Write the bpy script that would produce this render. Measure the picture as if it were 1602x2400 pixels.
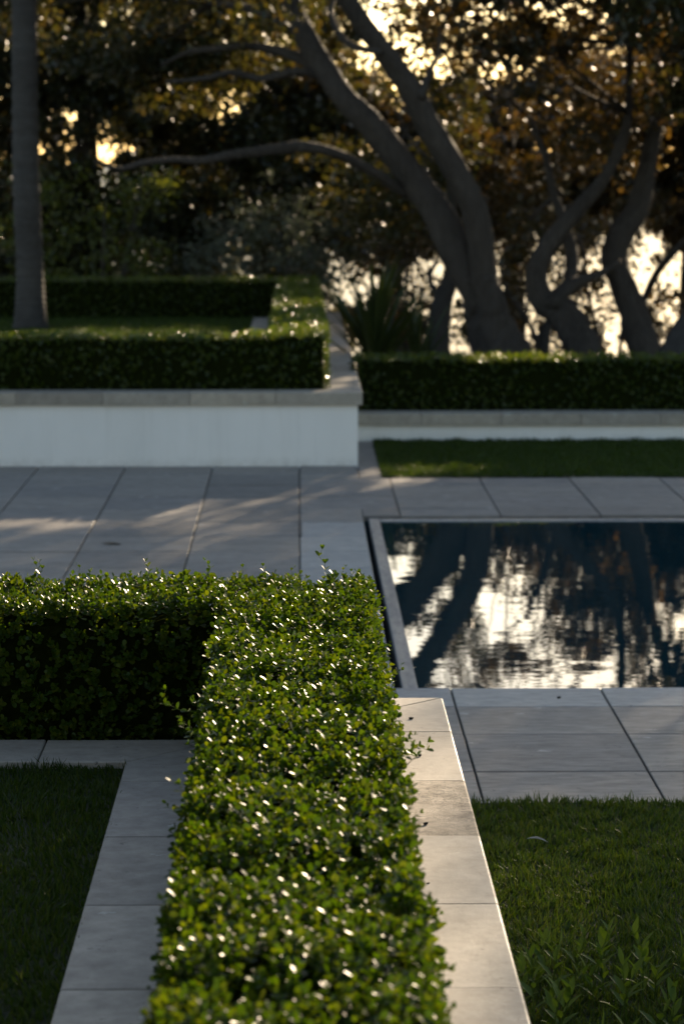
import bpy, bmesh, math, random
import numpy as np
from mathutils import Vector, Matrix

for o in list(bpy.data.objects):
    bpy.data.objects.remove(o)
scene = bpy.context.scene
COL = scene.collection
R = math.radians

# ------------------------------------------------------------------ camera, sky, sun, exposure
cd = bpy.data.cameras.new('camera')
cam = bpy.data.objects.new('camera', cd)
COL.objects.link(cam)
cam.location = (0, 0, 2.105)
cam.rotation_euler = (R(90 - 7.467), 0, R(-0.94))
cd.sensor_fit = 'VERTICAL'
cd.sensor_height = 36
cd.sensor_width = 24.03
cd.lens = 93.4
cd.clip_start = 0.05
cd.clip_end = 20000
cd.dof.use_dof = True
cd.dof.focus_distance = 7.05
cd.dof.aperture_fstop = 5.0
cd.dof.aperture_blades = 9
scene.camera = cam

SUN_AZ, SUN_EL = 20.0, 15.0
world = bpy.data.worlds.new('World')
scene.world = world
world.use_nodes = True
wn = world.node_tree.nodes
wl = world.node_tree.links
bg = wn['Background']
sky = wn.new('ShaderNodeTexSky')
sky.sky_type = 'NISHITA'
sky.sun_disc = False
sky.sun_elevation = R(SUN_EL)
sky.sun_rotation = R(SUN_AZ)
sky.altitude = 20
sky.air_density = 1.0
sky.dust_density = 0.75
sky.ozone_density = 0.25
wl.new(sky.outputs[0], bg.inputs[0])
bg.inputs[1].default_value = 0.1

sd = bpy.data.lights.new('sun', 'SUN')
sd.energy = 4.7
sd.angle = R(0.53)
sd.color = (1.0, 0.79, 0.54)
sun = bpy.data.objects.new('sun', sd)
COL.objects.link(sun)
sv = Vector((math.sin(R(SUN_AZ)) * math.cos(R(SUN_EL)), math.cos(R(SUN_AZ)) * math.cos(R(SUN_EL)), math.sin(R(SUN_EL))))
sun.rotation_euler = sv.to_track_quat('Z', 'Y').to_euler()
sun.location = (12, 30, 14)

scene.view_settings.view_transform = 'Standard'
scene.view_settings.look = 'None'
scene.view_settings.gamma = 1.0
scene.view_settings.exposure = 1.25
scene.view_settings.use_curve_mapping = False
scene.cycles.use_denoising = True
scene.cycles.max_bounces = 8
scene.cycles.transparent_max_bounces = 8
scene.cycles.sample_clamp_indirect = 6.0
scene.cycles.caustics_reflective = False
scene.cycles.caustics_refractive = False

rng = np.random.default_rng(7)
random.seed(7)

# ------------------------------------------------------------------ helpers
def new_obj(name, me, mat=None, parent=None):
    o = bpy.data.objects.new(name, me)
    COL.objects.link(o)
    if mat is not None and me is not None and not me.materials:
        me.materials.append(mat)
    if parent is not None:
        o.parent = parent
    return o

def tag(o, label=None, cat=None, group=None, kind=None):
    if label: o['label'] = label
    if cat: o['category'] = cat
    if group: o['group'] = group
    if kind: o['kind'] = kind
    return o

def thing(name, label, cat, group=None, loc=(0, 0, 0)):
    o = bpy.data.objects.new(name, None)
    COL.objects.link(o)
    o.location = loc
    o.empty_display_size = 0.1
    return tag(o, label, cat, group)

def np_mesh(name, V, F, smooth=False):
    V = np.ascontiguousarray(V, dtype=np.float32)
    F = np.ascontiguousarray(F, dtype=np.int32)
    me = bpy.data.meshes.new(name)
    n, k = F.shape
    me.vertices.add(len(V))
    me.vertices.foreach_set('co', V.ravel())
    me.loops.add(n * k)
    me.loops.foreach_set('vertex_index', F.ravel())
    me.polygons.add(n)
    me.polygons.foreach_set('loop_start', np.arange(0, n * k, k, dtype=np.int32))
    me.polygons.foreach_set('loop_total', np.full(n, k, dtype=np.int32))
    if smooth:
        me.polygons.foreach_set('use_smooth', np.ones(n, dtype=bool))
    me.update(calc_edges=True)
    return me

def merge(parts):
    Vs, Fs, off = [], [], 0
    for V, F in parts:
        Vs.append(V); Fs.append(np.asarray(F) + off); off += len(V)
    return np.concatenate(Vs), np.concatenate(Fs)

def unit(a):
    return a / np.maximum(np.linalg.norm(a, axis=-1, keepdims=True), 1e-9)

def perp(u):
    ref = np.where(np.abs(u[:, 2:3]) < 0.9, np.array([[0, 0, 1.0]]), np.array([[1.0, 0, 0]]))
    a = unit(np.cross(u, ref))
    return a, np.cross(u, a)

def stamp(tV, tF, side, along, nrm, pos, size):
    """copies of a template: x -> side, y -> along, z -> normal"""
    tV = np.asarray(tV, float); tF = np.asarray(tF)
    N = len(pos)
    size = np.broadcast_to(np.asarray(size, float).reshape(-1, 1) if np.ndim(size) else np.full((N, 1), size), (N, 1))
    V = (tV[None, :, 0, None] * side[:, None, :] + tV[None, :, 1, None] * along[:, None, :] + tV[None, :, 2, None] * nrm[:, None, :])
    V = V * size[:, :, None] + pos[:, None, :]
    F = tF[None] + (np.arange(N) * len(tV))[:, None, None]
    return V.reshape(-1, 3), F.reshape(-1, tF.shape[1])

def box_mesh(name, x0, x1, y0, y1, z0, z1, bev=0.0, seg=2):
    bm = bmesh.new()
    bmesh.ops.create_cube(bm, size=1)
    for v in bm.verts:
        v.co = Vector((x0 + (v.co.x + .5) * (x1 - x0), y0 + (v.co.y + .5) * (y1 - y0), z0 + (v.co.z + .5) * (z1 - z0)))
    if bev > 0:
        bmesh.ops.bevel(bm, geom=list(bm.edges), offset=bev, segments=seg, affect='EDGES', profile=.5)
    me = bpy.data.meshes.new(name)
    bm.to_mesh(me); bm.free()
    return me

def poly_mesh(name, pts, z0, z1, bev=0.003, round_edges=(), rad=0.012):
    """a slab over a plan polygon; edges of the polygon listed in round_edges get a large rounding at the top"""
    bm = bmesh.new()
    top = [bm.verts.new((x, y, z1)) for x, y in pts]
    bot = [bm.verts.new((x, y, z0)) for x, y in pts]
    n = len(pts)
    bm.faces.new(top)
    bm.faces.new(list(reversed(bot)))
    for i in range(n):
        j = (i + 1) % n
        bm.faces.new((top[i], bot[i], bot[j], top[j]))
    bm.edges.ensure_lookup_table()
    bmesh.ops.recalc_face_normals(bm, faces=bm.faces)
    big, small = [], []
    for i in range(n):
        j = (i + 1) % n
        e = bm.edges.get((top[i], top[j]))
        (big if i in round_edges else small).append(e)
    if big:
        r = bmesh.ops.bevel(bm, geom=big, offset=rad, segments=6, affect='EDGES', profile=.5)
    small = [e for e in small if e.is_valid]
    if small and bev:
        bmesh.ops.bevel(bm, geom=small, offset=bev, segments=1, affect='EDGES')
    me = bpy.data.meshes.new(name)
    bm.to_mesh(me); bm.free()
    return me

def catmull(P, n):
    P = np.asarray(P, float)
    Q = np.vstack([2 * P[0] - P[1], P, 2 * P[-1] - P[-2]])
    out = []
    for i in range(len(P) - 1):
        p0, p1, p2, p3 = Q[i:i + 4]
        for t in np.linspace(0, 1, n, endpoint=False):
            out.append(.5 * ((2 * p1) + (-p0 + p2) * t + (2 * p0 - 5 * p1 + 4 * p2 - p3) * t * t + (-p0 + 3 * p1 - 3 * p2 + p3) * t ** 3))
    out.append(P[-1])
    return np.array(out)

def tube(path, seg=10, sub=5, rough=0.08, ring=None, seed=0):
    """tapered tube through (x,y,z,r) points -> verts, quad faces"""
    rg = np.random.default_rng(seed + 101)
    C = catmull(path, sub)
    n = len(C)
    T = unit(np.gradient(C[:, :3], axis=0))
    a = np.cross(T[0], [0, 1, 0.1]); a /= np.linalg.norm(a)
    ang = np.linspace(0, 2 * np.pi, seg, endpoint=False)
    ph = rg.uniform(0, 6.28, 4)
    V = []
    dist = np.concatenate([[0], np.cumsum(np.linalg.norm(np.diff(C[:, :3], axis=0), axis=1))])
    for i in range(n):
        a = a - T[i] * (a @ T[i]); a /= np.linalg.norm(a)
        b = np.cross(T[i], a)
        s = dist[i]
        r = C[i, 3] * (1 + rough * (np.sin(2 * ang + ph[0] + s * 1.7) + .7 * np.sin(3 * ang + ph[1] - s * 2.6) + .5 * np.sin(5 * ang + ph[2] + s * 4.0) + .5 * math.sin(s * 5 + ph[3])) + rough * .5 * rg.normal(0, 1, seg))
        if ring is not None:
            r = r * ring[i]
        V.append(C[i, :3] + np.outer(np.cos(ang) * r, a) + np.outer(np.sin(ang) * r, b))
    V = np.concatenate(V)
    F = []
    for i in range(n - 1):
        for j in range(seg):
            k = (j + 1) % seg
            F.append((i * seg + j, i * seg + k, (i + 1) * seg + k, (i + 1) * seg + j))
    V = np.vstack([V, C[0, :3], C[-1, :3]])
    c0, c1 = len(V) - 2, len(V) - 1
    for j in range(seg):
        k = (j + 1) % seg
        F.append((c0, k, j, j))
        F.append((c1, (n - 1) * seg + j, (n - 1) * seg + k, (n - 1) * seg + k))
    return V, np.array(F)

def tube_obj(name, path, mat, parent=None, **kw):
    V, F = tube(path, **kw)
    tri = []
    for f in F:
        if f[2] == f[3]: tri.append(f[:3])
        else: tri.append((f[0], f[1], f[2])); tri.append((f[0], f[2], f[3]))
    return new_obj(name, np_mesh(name, V, np.array(tri), smooth=True), mat, parent)

# ------------------------------------------------------------------ materials
def mat_new(name):
    m = bpy.data.materials.new(name)
    m.use_nodes = True
    nt = m.node_tree
    return m, nt, nt.nodes, nt.links, nt.nodes['Principled BSDF']

def ramp(nt, fac, stops):
    r = nt.nodes.new('ShaderNodeValToRGB')
    el = r.color_ramp.elements
    while len(el) < len(stops): el.new(.5)
    for e, (p, c) in zip(el, stops):
        e.position = p; e.color = (*c, 1)
    nt.links.new(fac, r.inputs[0])
    return r.outputs[0]

def noise(nt, vec, scale, detail=4, rough=.55, dist=0.0):
    n = nt.nodes.new('ShaderNodeTexNoise')
    n.inputs['Scale'].default_value = scale
    n.inputs['Detail'].default_value = detail
    n.inputs['Roughness'].default_value = rough
    n.inputs['Distortion'].default_value = dist
    if vec is not None: nt.links.new(vec, n.inputs['Vector'])
    return n

def mapping(nt, vec, scale=(1, 1, 1), rot=(0, 0, 0)):
    mp = nt.nodes.new('ShaderNodeMapping')
    mp.inputs['Scale'].default_value = scale
    mp.inputs['Rotation'].default_value = rot
    nt.links.new(vec, mp.inputs['Vector'])
    return mp.outputs[0]

def mixc(nt, fac, a, b, mode='MIX'):
    m = nt.nodes.new('ShaderNodeMix')
    m.data_type = 'RGBA'; m.blend_type = mode
    for sock, v in ((m.inputs['Factor'], fac), (m.inputs['A'], a), (m.inputs['B'], b)):
        if isinstance(v, (int, float)): sock.default_value = v
        elif isinstance(v, tuple): sock.default_value = (*v, 1)
        else: nt.links.new(v, sock)
    return m.outputs['Result']

def math_n(nt, op, a, b=0.0, clamp=False):
    m = nt.nodes.new('ShaderNodeMath'); m.operation = op; m.use_clamp = clamp
    for i, v in enumerate((a, b)):
        if isinstance(v, (int, float)): m.inputs[i].default_value = v
        else: nt.links.new(v, m.inputs[i])
    return m.outputs[0]

def bump(nt, h, strength, dist, bsdf):
    b = nt.nodes.new('ShaderNodeBump')
    b.inputs['Strength'].default_value = strength
    b.inputs['Distance'].default_value = dist
    nt.links.new(h, b.inputs['Height'])
    nt.links.new(b.outputs[0], bsdf.inputs['Normal'])

def obj_coord(nt):
    """object coordinates shifted by the object's random number, so that alike stones differ"""
    tc = nt.nodes.new('ShaderNodeTexCoord')
    oi = nt.nodes.new('ShaderNodeObjectInfo')
    v = nt.nodes.new('ShaderNodeVectorMath'); v.operation = 'SCALE'
    v.inputs[0].default_value = (37.0, 91.0, 53.0)
    nt.links.new(oi.outputs['Random'], v.inputs['Scale'])
    a = nt.nodes.new('ShaderNodeVectorMath'); a.operation = 'ADD'
    nt.links.new(tc.outputs['Object'], a.inputs[0]); nt.links.new(v.outputs[0], a.inputs[1])
    return a.outputs[0], oi.outputs['Random']

def stone_mat(name, c_dark, c_light, pit=0.3, speck=0.5, rough=.62, stretch=(1, 1, 1), grime=0.0):
    m, nt, nd, lk, bs = mat_new(name)
    vec, rnd = obj_coord(nt)
    sv_ = mapping(nt, vec, stretch)
    n1 = noise(nt, sv_, 2.6, 5, .6, .4)
    n2 = noise(nt, sv_, 17, 6, .65)
    n3 = noise(nt, vec, 120, 5, .7, 1.2)
    base = ramp(nt, n1.outputs[0], [(.3, c_dark), (.7, c_light)])
    base = mixc(nt, .45, base, ramp(nt, n2.outputs[0], [(.3, tuple(x * .6 for x in c_dark)), (.75, tuple(x * 1.15 for x in c_light))]))
    tint = ramp(nt, rnd, [(0, (.72, .71, .705)), (.25, (1.05, 1.03, 1.0)), (.5, (.86, .86, .87)), (.75, (1.0, .98, .95)), (1, (1.14, 1.1, 1.04))])
    base = mixc(nt, 1.0, base, tint, 'MULTIPLY')
    # pale fossil flecks and dark pits
    vo = nt.nodes.new('ShaderNodeTexVoronoi'); vo.inputs['Scale'].default_value = 13
    lk.new(mapping(nt, mixc(nt, .12, vec, n2.outputs['Color']), (.75, 1.5, 1)), vo.inputs['Vector'])
    fl = math_n(nt, 'LESS_THAN', vo.outputs['Distance'], .2)
    sel = math_n(nt, 'GREATER_THAN', vo.outputs['Color'], .80)
    base = mixc(nt, math_n(nt, 'MULTIPLY', math_n(nt, 'MULTIPLY', fl, sel), speck), base, tuple(min(.6, x * 1.7) for x in c_light))
    vp = nt.nodes.new('ShaderNodeTexVoronoi'); vp.inputs['Scale'].default_value = 30
    lk.new(mapping(nt, mixc(nt, .1, vec, n2.outputs['Color']), (.8, 1.6, 1)), vp.inputs['Vector'])
    pf = math_n(nt, 'MULTIPLY', math_n(nt, 'LESS_THAN', vp.outputs['Distance'], .16), math_n(nt, 'GREATER_THAN', vp.outputs['Color'], .72))
    base = mixc(nt, math_n(nt, 'MULTIPLY', pf, .75), base, tuple(x * .25 for x in c_dark))
    if grime:
        g = noise(nt, vec, 33, 6, .8, 1.6)
        g2 = noise(nt, mapping(nt, vec, (1, 1.4, 1)), 5, 4, .6)
        gm = math_n(nt, 'MULTIPLY', ramp(nt, g.outputs[0], [(.46, (0, 0, 0)), (.58, (1, 1, 1))]), ramp(nt, g2.outputs[0], [(.35, (.15, .15, .15)), (.6, (1, 1, 1))]))
        base = mixc(nt, math_n(nt, 'MULTIPLY', gm, grime), base, (.05, .043, .035))
    lk.new(base, bs.inputs['Base Color'])
    lk.new(ramp(nt, n2.outputs[0], [(.3, (rough + .12,) * 3), (.7, (rough - .1,) * 3)]), bs.inputs['Roughness'])
    bs.inputs['Specular IOR Level'].default_value = .4
    h = math_n(nt, 'ADD', math_n(nt, 'MULTIPLY', n2.outputs[0], .8), math_n(nt, 'MULTIPLY', n3.outputs[0], .6 + grime))
    h = math_n(nt, 'SUBTRACT', h, math_n(nt, 'MULTIPLY', pf, .6))
    bump(nt, h, pit, .004, bs)
    return m

def leaf_mat(name, cols, rough=.35, trans=.4, tcol=None, spec=.5, tboost=1.0):
    """cols: dark -> light; colour differs from leaf to leaf"""
    m, nt, nd, lk, bs = mat_new(name)
    g = nt.nodes.new('ShaderNodeNewGeometry')
    c = ramp(nt, g.outputs['Random Per Island'], [(i / max(1, len(cols) - 1), x) for i, x in enumerate(cols)])
    lk.new(c, bs.inputs['Base Color'])
    bs.inputs['Roughness'].default_value = rough
    bs.inputs['Specular IOR Level'].default_value = spec
    tr = nt.nodes.new('ShaderNodeBsdfTranslucent')
    tc = mixc(nt, 1.0, c, tcol or (1.6, 1.5, .5), 'MULTIPLY')
    lk.new(tc, tr.inputs['Color'])
    mx = nt.nodes.new('ShaderNodeMixShader'); mx.inputs[0].default_value = trans
    lk.new(bs.outputs[0], mx.inputs[1]); lk.new(tr.outputs[0], mx.inputs[2])
    lk.new(mx.outputs[0], nd['Material Output'].inputs['Surface'])
    return m

def plain_mat(name, col, rough=.8, var=.3, scale=8, bmp=.3, spec=.3, dist=.01):
    m, nt, nd, lk, bs = mat_new(name)
    tc = nt.nodes.new('ShaderNodeTexCoord')
    n = noise(nt, tc.outputs['Object'], scale, 5, .6)
    c = ramp(nt, n.outputs[0], [(.25, tuple(x * (1 - var) for x in col)), (.75, tuple(x * (1 + var) for x in col))])
    lk.new(c, bs.inputs['Base Color'])
    bs.inputs['Roughness'].default_value = rough
    bs.inputs['Specular IOR Level'].default_value = spec
    if bmp: bump(nt, n.outputs[0], bmp, dist, bs)
    return m

def bark_mat(name, c0, c1, scale=9, stretch=(3, 3, .6)):
    m, nt, nd, lk, bs = mat_new(name)
    tc = nt.nodes.new('ShaderNodeTexCoord')
    v = mapping(nt, tc.outputs['Object'], stretch)
    n = noise(nt, v, scale, 6, .7, .6)
    n2 = noise(nt, tc.outputs['Object'], 2.2, 3, .5)
    c = mixc(nt, .4, ramp(nt, n.outputs[0], [(.3, c0), (.7, c1)]), ramp(nt, n2.outputs[0], [(.3, c0), (.7, c1)]))
    lk.new(c, bs.inputs['Base Color'])
    bs.inputs['Roughness'].default_value = .85
    bs.inputs['Specular IOR Level'].default_value = .25
    bump(nt, n.outputs[0], 1.0, .05, bs)
    return m

M = {}
M['paver'] = stone_mat('grey limestone paver', (.185, .165, .147), (.30, .27, .242), pit=.6, speck=.7, stretch=(.6, 2.2, 1))
M['pool_stone'] = stone_mat('pale limestone pool edge', (.315, .30, .285), (.42, .40, .375), pit=.35, stretch=(.7, 2, 1))
M['coping'] = stone_mat('warm limestone coping', (.305, .268, .222), (.42, .372, .31), pit=.35, speck=.5, rough=.55)
M['coping_worn'] = stone_mat('weathered limestone coping', (.22, .18, .137), (.33, .275, .215), pit=.55, speck=.4, rough=.7, grime=.9)
M['grout'] = plain_mat('dark joint mortar', (.075, .07, .065), .95, .3, 40, .3)
M['soil'] = plain_mat('dark planting soil', (.035, .027, .02), .95, .4, 30, .6)
M['turf_soil'] = plain_mat('soil under turf', (.022, .026, .01), .95, .4, 40, .6)
M['bank'] = plain_mat('leaf littered bank', (.04, .034, .022), .95, .4, 3, .6)

def stucco():
    m, nt, nd, lk, bs = mat_new('white painted render')
    tc = nt.nodes.new('ShaderNodeTexCoord')
    n = noise(nt, tc.outputs['Object'], 90, 4, .6)
    n2 = noise(nt, mapping(nt, tc.outputs['Object'], (1, 1, .5)), 1.6, 4, .6)
    sp = nt.nodes.new('ShaderNodeSeparateXYZ'); lk.new(tc.outputs['Object'], sp.inputs[0])
    low = math_n(nt, 'SUBTRACT', 1.0, math_n(nt, 'MULTIPLY', sp.outputs['Z'], 14.0), True)
    splash = math_n(nt, 'MULTIPLY', low, ramp(nt, noise(nt, tc.outputs['Object'], 9, 5, .7).outputs[0], [(.4, (0, 0, 0)), (.7, (1, 1, 1))]))
    c = ramp(nt, n2.outputs[0], [(.3, (.80, .765, .715)), (.7, (.88, .84, .79))])
    drip = ramp(nt, noise(nt, mapping(nt, tc.outputs['Object'], (7, 7, .35)), 3, 5, .7).outputs[0], [(.52, (0, 0, 0)), (.72, (1, 1, 1))])
    c = mixc(nt, math_n(nt, 'MULTIPLY', drip, .2), c, (.58, .54, .48))
    c = mixc(nt, math_n(nt, 'MULTIPLY', splash, .6), c, (.40, .36, .31))
    lk.new(c, bs.inputs['Base Color'])
    bs.inputs['Roughness'].default_value = .85
    bump(nt, n.outputs[0], .25, .003, bs)
    return m
M['render'] = stucco()

box_cols = [(.023, .043, .004), (.033, .06, .004), (.045, .075, .005), (.085, .10, .006), (.029, .052, .004)]
M['box_near'] = leaf_mat('glossy boxwood leaf', box_cols, rough=.4, trans=.36, tcol=(1.95, 2.0, .4), spec=.2)
M['box_far'] = leaf_mat('clipped boxwood leaf', box_cols, rough=.28, trans=.48, tcol=(2.5, 2.2, .4), spec=.7)
M['twig'] = plain_mat('hedge twig', (.045, .035, .018), .9, .4, 60, .3)
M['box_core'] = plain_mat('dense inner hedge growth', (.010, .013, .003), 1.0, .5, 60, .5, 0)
M['grass'] = leaf_mat('lawn grass blade', [(.02, .042, .005), (.032, .06, .007), (.045, .072, .009), (.06, .075, .018)], rough=.5, trans=.4, spec=.25)
M['weed'] = leaf_mat('soft green shoot leaf', [(.05, .085, .014), (.065, .105, .018)], rough=.6, trans=.45, spec=.2)
M['tree_leaf'] = leaf_mat('dark evergreen tree leaf', [(.018, .024, .008), (.03, .036, .012), (.045, .048, .016), (.05, .042, .018)], rough=.38, trans=.4, tcol=(2.2, 1.7, .6), spec=.5)
M['gold_leaf'] = leaf_mat('olive brown tree leaf', [(.022, .024, .010), (.04, .036, .014), (.055, .044, .018)], rough=.4, trans=.42, tcol=(2.4, 1.6, .55), spec=.5)
M['grey_leaf'] = leaf_mat('grey green shrub leaf', [(.055, .065, .048), (.08, .09, .068), (.10, .11, .085)], rough=.6, trans=.25, tcol=(1.2, 1.2, .8), spec=.25)
M['lime_leaf'] = leaf_mat('yellow green shrub leaf', [(.035, .05, .009), (.06, .075, .014), (.085, .095, .02)], rough=.42, trans=.42, spec=.4)
M['spike_leaf'] = leaf_mat('sword shaped leaf', [(.02, .03, .008), (.03, .042, .010), (.045, .055, .014)], rough=.45, trans=.25, spec=.35)
M['bark'] = bark_mat('grey fissured bark', (.035, .027, .021), (.095, .077, .062))
M['bark_dark'] = bark_mat('dark bark', (.04, .034, .03), (.085, .073, .062))
M['palm_bark'] = bark_mat('grey palm bark', (.055, .048, .043), (.125, .112, .102), 7, (1, 1, 6))
M['seed'] = plain_mat('dry dark seed pod', (.02, .015, .011), .7, .4, 120, .5)
M['dry_leaf'] = plain_mat('dry brown leaf', (.10, .065, .03), .7, .3, 60, .2)
M['feather'] = plain_mat('pale grey feather', (.24, .23, .21), .8, .2, 80, .2)
M['metal'] = plain_mat('dark gutter metal', (.02, .022, .024), .5, .2, 30, .1)

def water_mat(name, base, rough, scales, strength, dist, stretch):
    m, nt, nd, lk, bs = mat_new(name)
    tc = nt.nodes.new('ShaderNodeTexCoord')
    v = mapping(nt, tc.outputs['Object'], stretch, (0, 0, R(12)))
    h = None
    for s, w in scales:
        n = noise(nt, v, s, 2, .5, .3)
        t = math_n(nt, 'MULTIPLY', n.outputs[0], w)
        h = t if h is None else math_n(nt, 'ADD', h, t)
    bs.inputs['Base Color'].default_value = (*base, 1)
    bs.inputs['Roughness'].default_value = rough
    bs.inputs['IOR'].default_value = 1.333
    bs.inputs['Specular IOR Level'].default_value = .5
    bump(nt, h, strength, dist, bs)
    return m
M['pool_water'] = water_mat('still dark pool water', (.006, .028, .036), .012, [(1.4, 1.0), (5.5, .3), (16, .07)], .06, .02, (.8, 1.2, 1))
M['sea'] = water_mat('glittering sea', (.012, .03, .045), .22, [(.25, 1.0), (1.1, .4)], 1.0, 1.6, (.5, 1, 1))
M['pool_tile'] = plain_mat('dark pool plaster', (.012, .04, .05), .6, .2, 6, .1)
M['rim'] = stone_mat('wet grey rim stone', (.16, .17, .18), (.24, .25, .26), pit=.15, speck=.2, rough=.35, stretch=(2, .4, 1))

# ------------------------------------------------------------------ ground, sea
PX0, PX1, PY0, PY1 = 0.385, 8.0, 10.57, 15.88          # the pool opening
def ground_z(x, y):
    if y < 23: return -0.06
    if y < 27: return -0.06 - 0.02 * (y - 23)
    z = -0.14 - 0.16 * (y - 27) - 0.004 * (y - 27) ** 2
    z += 0.25 * math.sin(x * .7 + 1) * min(1, (y - 27) / 10) + .12 * math.sin(x * 1.9 + y * .8)* min(1, (y - 27) / 6)
    return max(z, -19.0)
xs = [-900, -300, -120, -60, -30] + [float(v) for v in np.arange(-20, 20.1, 1.0)] + [30, 60, 120, 300, 900]
xs = sorted(set(xs + [PX0, PX1]))
ys = [-300, -100, -30, -10, 0, 5, PY0, PY1, 20, 23] + [float(v) for v in np.arange(24, 90, 1.5)] + [100]
V, F = [], []
for y in ys:
    for x in xs:
        V.append((x, y, ground_z(x, y)))
nx = len(xs)
for j in range(len(ys) - 1):
    for i in range(nx - 1):
        if PX0 <= (xs[i] + xs[i + 1]) / 2 <= PX1 and PY0 <= (ys[j] + ys[j + 1]) / 2 <= PY1: continue
        F.append((j * nx + i, j * nx + i + 1, (j + 1) * nx + i + 1, (j + 1) * nx + i))
tag(new_obj('ground', np_mesh('ground', np.array(V), np.array(F), True), M['bank']), kind='structure')
sea_me = np_mesh('sea', np.array([(-9000, 40, -14.), (9000, 40, -14.), (9000, 15000, -14.), (-9000, 15000, -14.)]), np.array([(0, 1, 2, 3)]))
tag(new_obj('sea', sea_me, M['sea']), kind='structure')

# ------------------------------------------------------------------ patio of square pavers
patio = tag(new_obj('patio', None), kind='structure')
def sheet(name, rects, z, mat, parent=None):
    V, F = [], []
    for (x0, x1, y0, y1) in rects:
        b = len(V)
        V += [(x0, y0, z), (x1, y0, z), (x1, y1, z), (x0, y1, z)]
        F.append((b, b + 1, b + 2, b + 3))
    return new_obj(name, np_mesh(name, np.array(V, float), np.array(F)), mat, parent)
sheet('joint_bed', [(-4.2, PX0, 7.79, 18.56), (PX0, 5.5, 8.6, PY0), (PX0, 5.5, PY1, 17.83), (.41, .57, 17.83, 20.22)], -.016, M['grout'], patio)
colx = [.006 + .606 * k for k in range(-7, 10)]
rowy = [7.83, 8.46, 9.068, 9.683] + [10.194 + .6025 * k for k in range(0, 15)]
pcache = {}
def paver(x0, x1, y0, y1, mat, name='paver', j=.0045):
    x0 += j; x1 -= j; y0 += j * 1.6; y1 -= j * 1.6
    if x1 - x0 < .03 or y1 - y0 < .03: return
    key = (round(x1 - x0, 3), round(y1 - y0, 3), mat.name)
    if key not in pcache:
        w, h = (x1 - x0) / 2, (y1 - y0) / 2
        pcache[key] = poly_mesh(name, [(-w, -h), (w, -h), (w, h), (-w, h)], -.035, 0, .0025)
        pcache[key].materials.append(mat)
    o = new_obj(name, pcache[key], None, patio)
    o.location = ((x0 + x1) / 2, (y0 + y1) / 2, random.uniform(-.002, .002))
    o.rotation_euler = (random.uniform(-.0012, .0012), random.uniform(-.0012, .0012), 0)
for i in range(len(colx) - 1):
    for j in range(len(rowy) - 1):
        x0, x1, y0, y1 = colx[i], colx[i + 1], rowy[j], rowy[j + 1]
        if x1 > 5.4 or x0 < -4.2: continue
        y1 = min(y1, 18.545)
        if y1 - y0 < .05: continue
        pieces = []
        if x1 > .45 and y0 < 8.6:                     # lawn takes this corner
            if x0 < .45 and y1 > 7.83:
                if y1 <= 8.6: pieces.append((x0, .44, y0, y1)); 
                else:
                    pieces.append((x0, x1, 8.6, y1)); pieces.append((x0, .44, y0, 8.6))
            elif y1 > 8.65: pieces.append((x0, x1, 8.6, y1))
        elif x1 > .45 and y1 > 17.83:                 # lawn strip behind
            if x0 < .45:
                if y0 < 17.83: pieces.append((x0, x1, y0, 17.83))
                if y1 > 17.84: pieces.append((x0, .41, max(y0, 17.83), y1))
            elif y0 < 17.8: pieces.append((x0, x1, y0, 17.83))
        elif x1 > PX0 and y1 > PY0 and y0 < PY1:      # cut round the pool
            if x0 < PX0: pieces.append((x0, PX0 + .004, y0, y1))
            if y0 < PY0:
                pieces.append((max(x0, PX0) if x0 < PX0 else x0, x1, y0, PY0 + .004))
                if x0 < PX0: pieces[0] = (x0, PX0 + .004, y0, y1)
            if y1 > PY1: pieces.append((max(x0, PX0) if x0 < PX0 else x0, x1, PY1 - .004, y1))
        else:
            pieces.append((x0, x1, y0, y1))
        for p in pieces:
            edge = (p[2] >= 10.15 and p[3] <= PY0 + .05) or (p[0] > -.1 and p[1] <= PX0 + .05 and 10.15 < p[2] < 15.5)
            paver(*p, M['pool_stone'] if edge else M['paver'])
for y in (18.0, 18.6, 19.2, 19.8):                    # the path beside the planter
    paver(.41, .565, y - .17 if y < 18.1 else y, min(y + .6, 20.21), M['paver'])

# ------------------------------------------------------------------ swimming pool
pool = thing('swimming_pool', 'dark tiled rectangular swimming pool with slot gutter let into the patio', 'pool')
V = [(PX0, PY0, -1.6), (PX1, PY0, -1.6), (PX1, PY1, -1.6), (PX0, PY1, -1.6), (PX0, PY0, -.036), (PX1, PY0, -.036), (PX1, PY1, -.036), (PX0, PY1, -.036)]
F = [(0, 1, 2, 3), (0, 4, 5, 1), (1, 5, 6, 2), (2, 6, 7, 3), (3, 7, 4, 0)]
new_obj('basin', np_mesh('basin', np.array(V), np.array(F)), M['pool_tile'], pool)
SL = .034
for nm, (a, b, c, d) in {'left': (PX0 + SL, PX0 + .1, PY0 + .02, PY1 - .02), 'back': (PX0 + .1005, PX1 - .02, PY1 - .15, PY1 - .045)}.items():
    me = box_mesh('rim', a, b, c, d, -.4, -.012 if nm == 'left' else -.0125, .006)
    new_obj('rim', me, M['rim'], pool)
me = box_mesh('rim', PX0 + .1005, PX1 - .02, PY0 + .012, PY0 + .05, -.4, -.02, .006)
new_obj('rim', me, M['rim'], pool)
new_obj('gutter', box_mesh('gutter', PX0 + .002, PX0 + SL - .002, PY0 + .02, PY1 - .02, -.3, -.16), M['metal'], pool)
new_obj('skimmer_slot', box_mesh('skimmer_slot', .002, .016, 15.02, 15.61, -.008, .0022), M['metal'], pool)
wx, wy = np.meshgrid(np.linspace(PX0 + .09, PX1 - .01, 40), np.linspace(PY0 + .04, PY1 - .14, 40))
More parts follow.
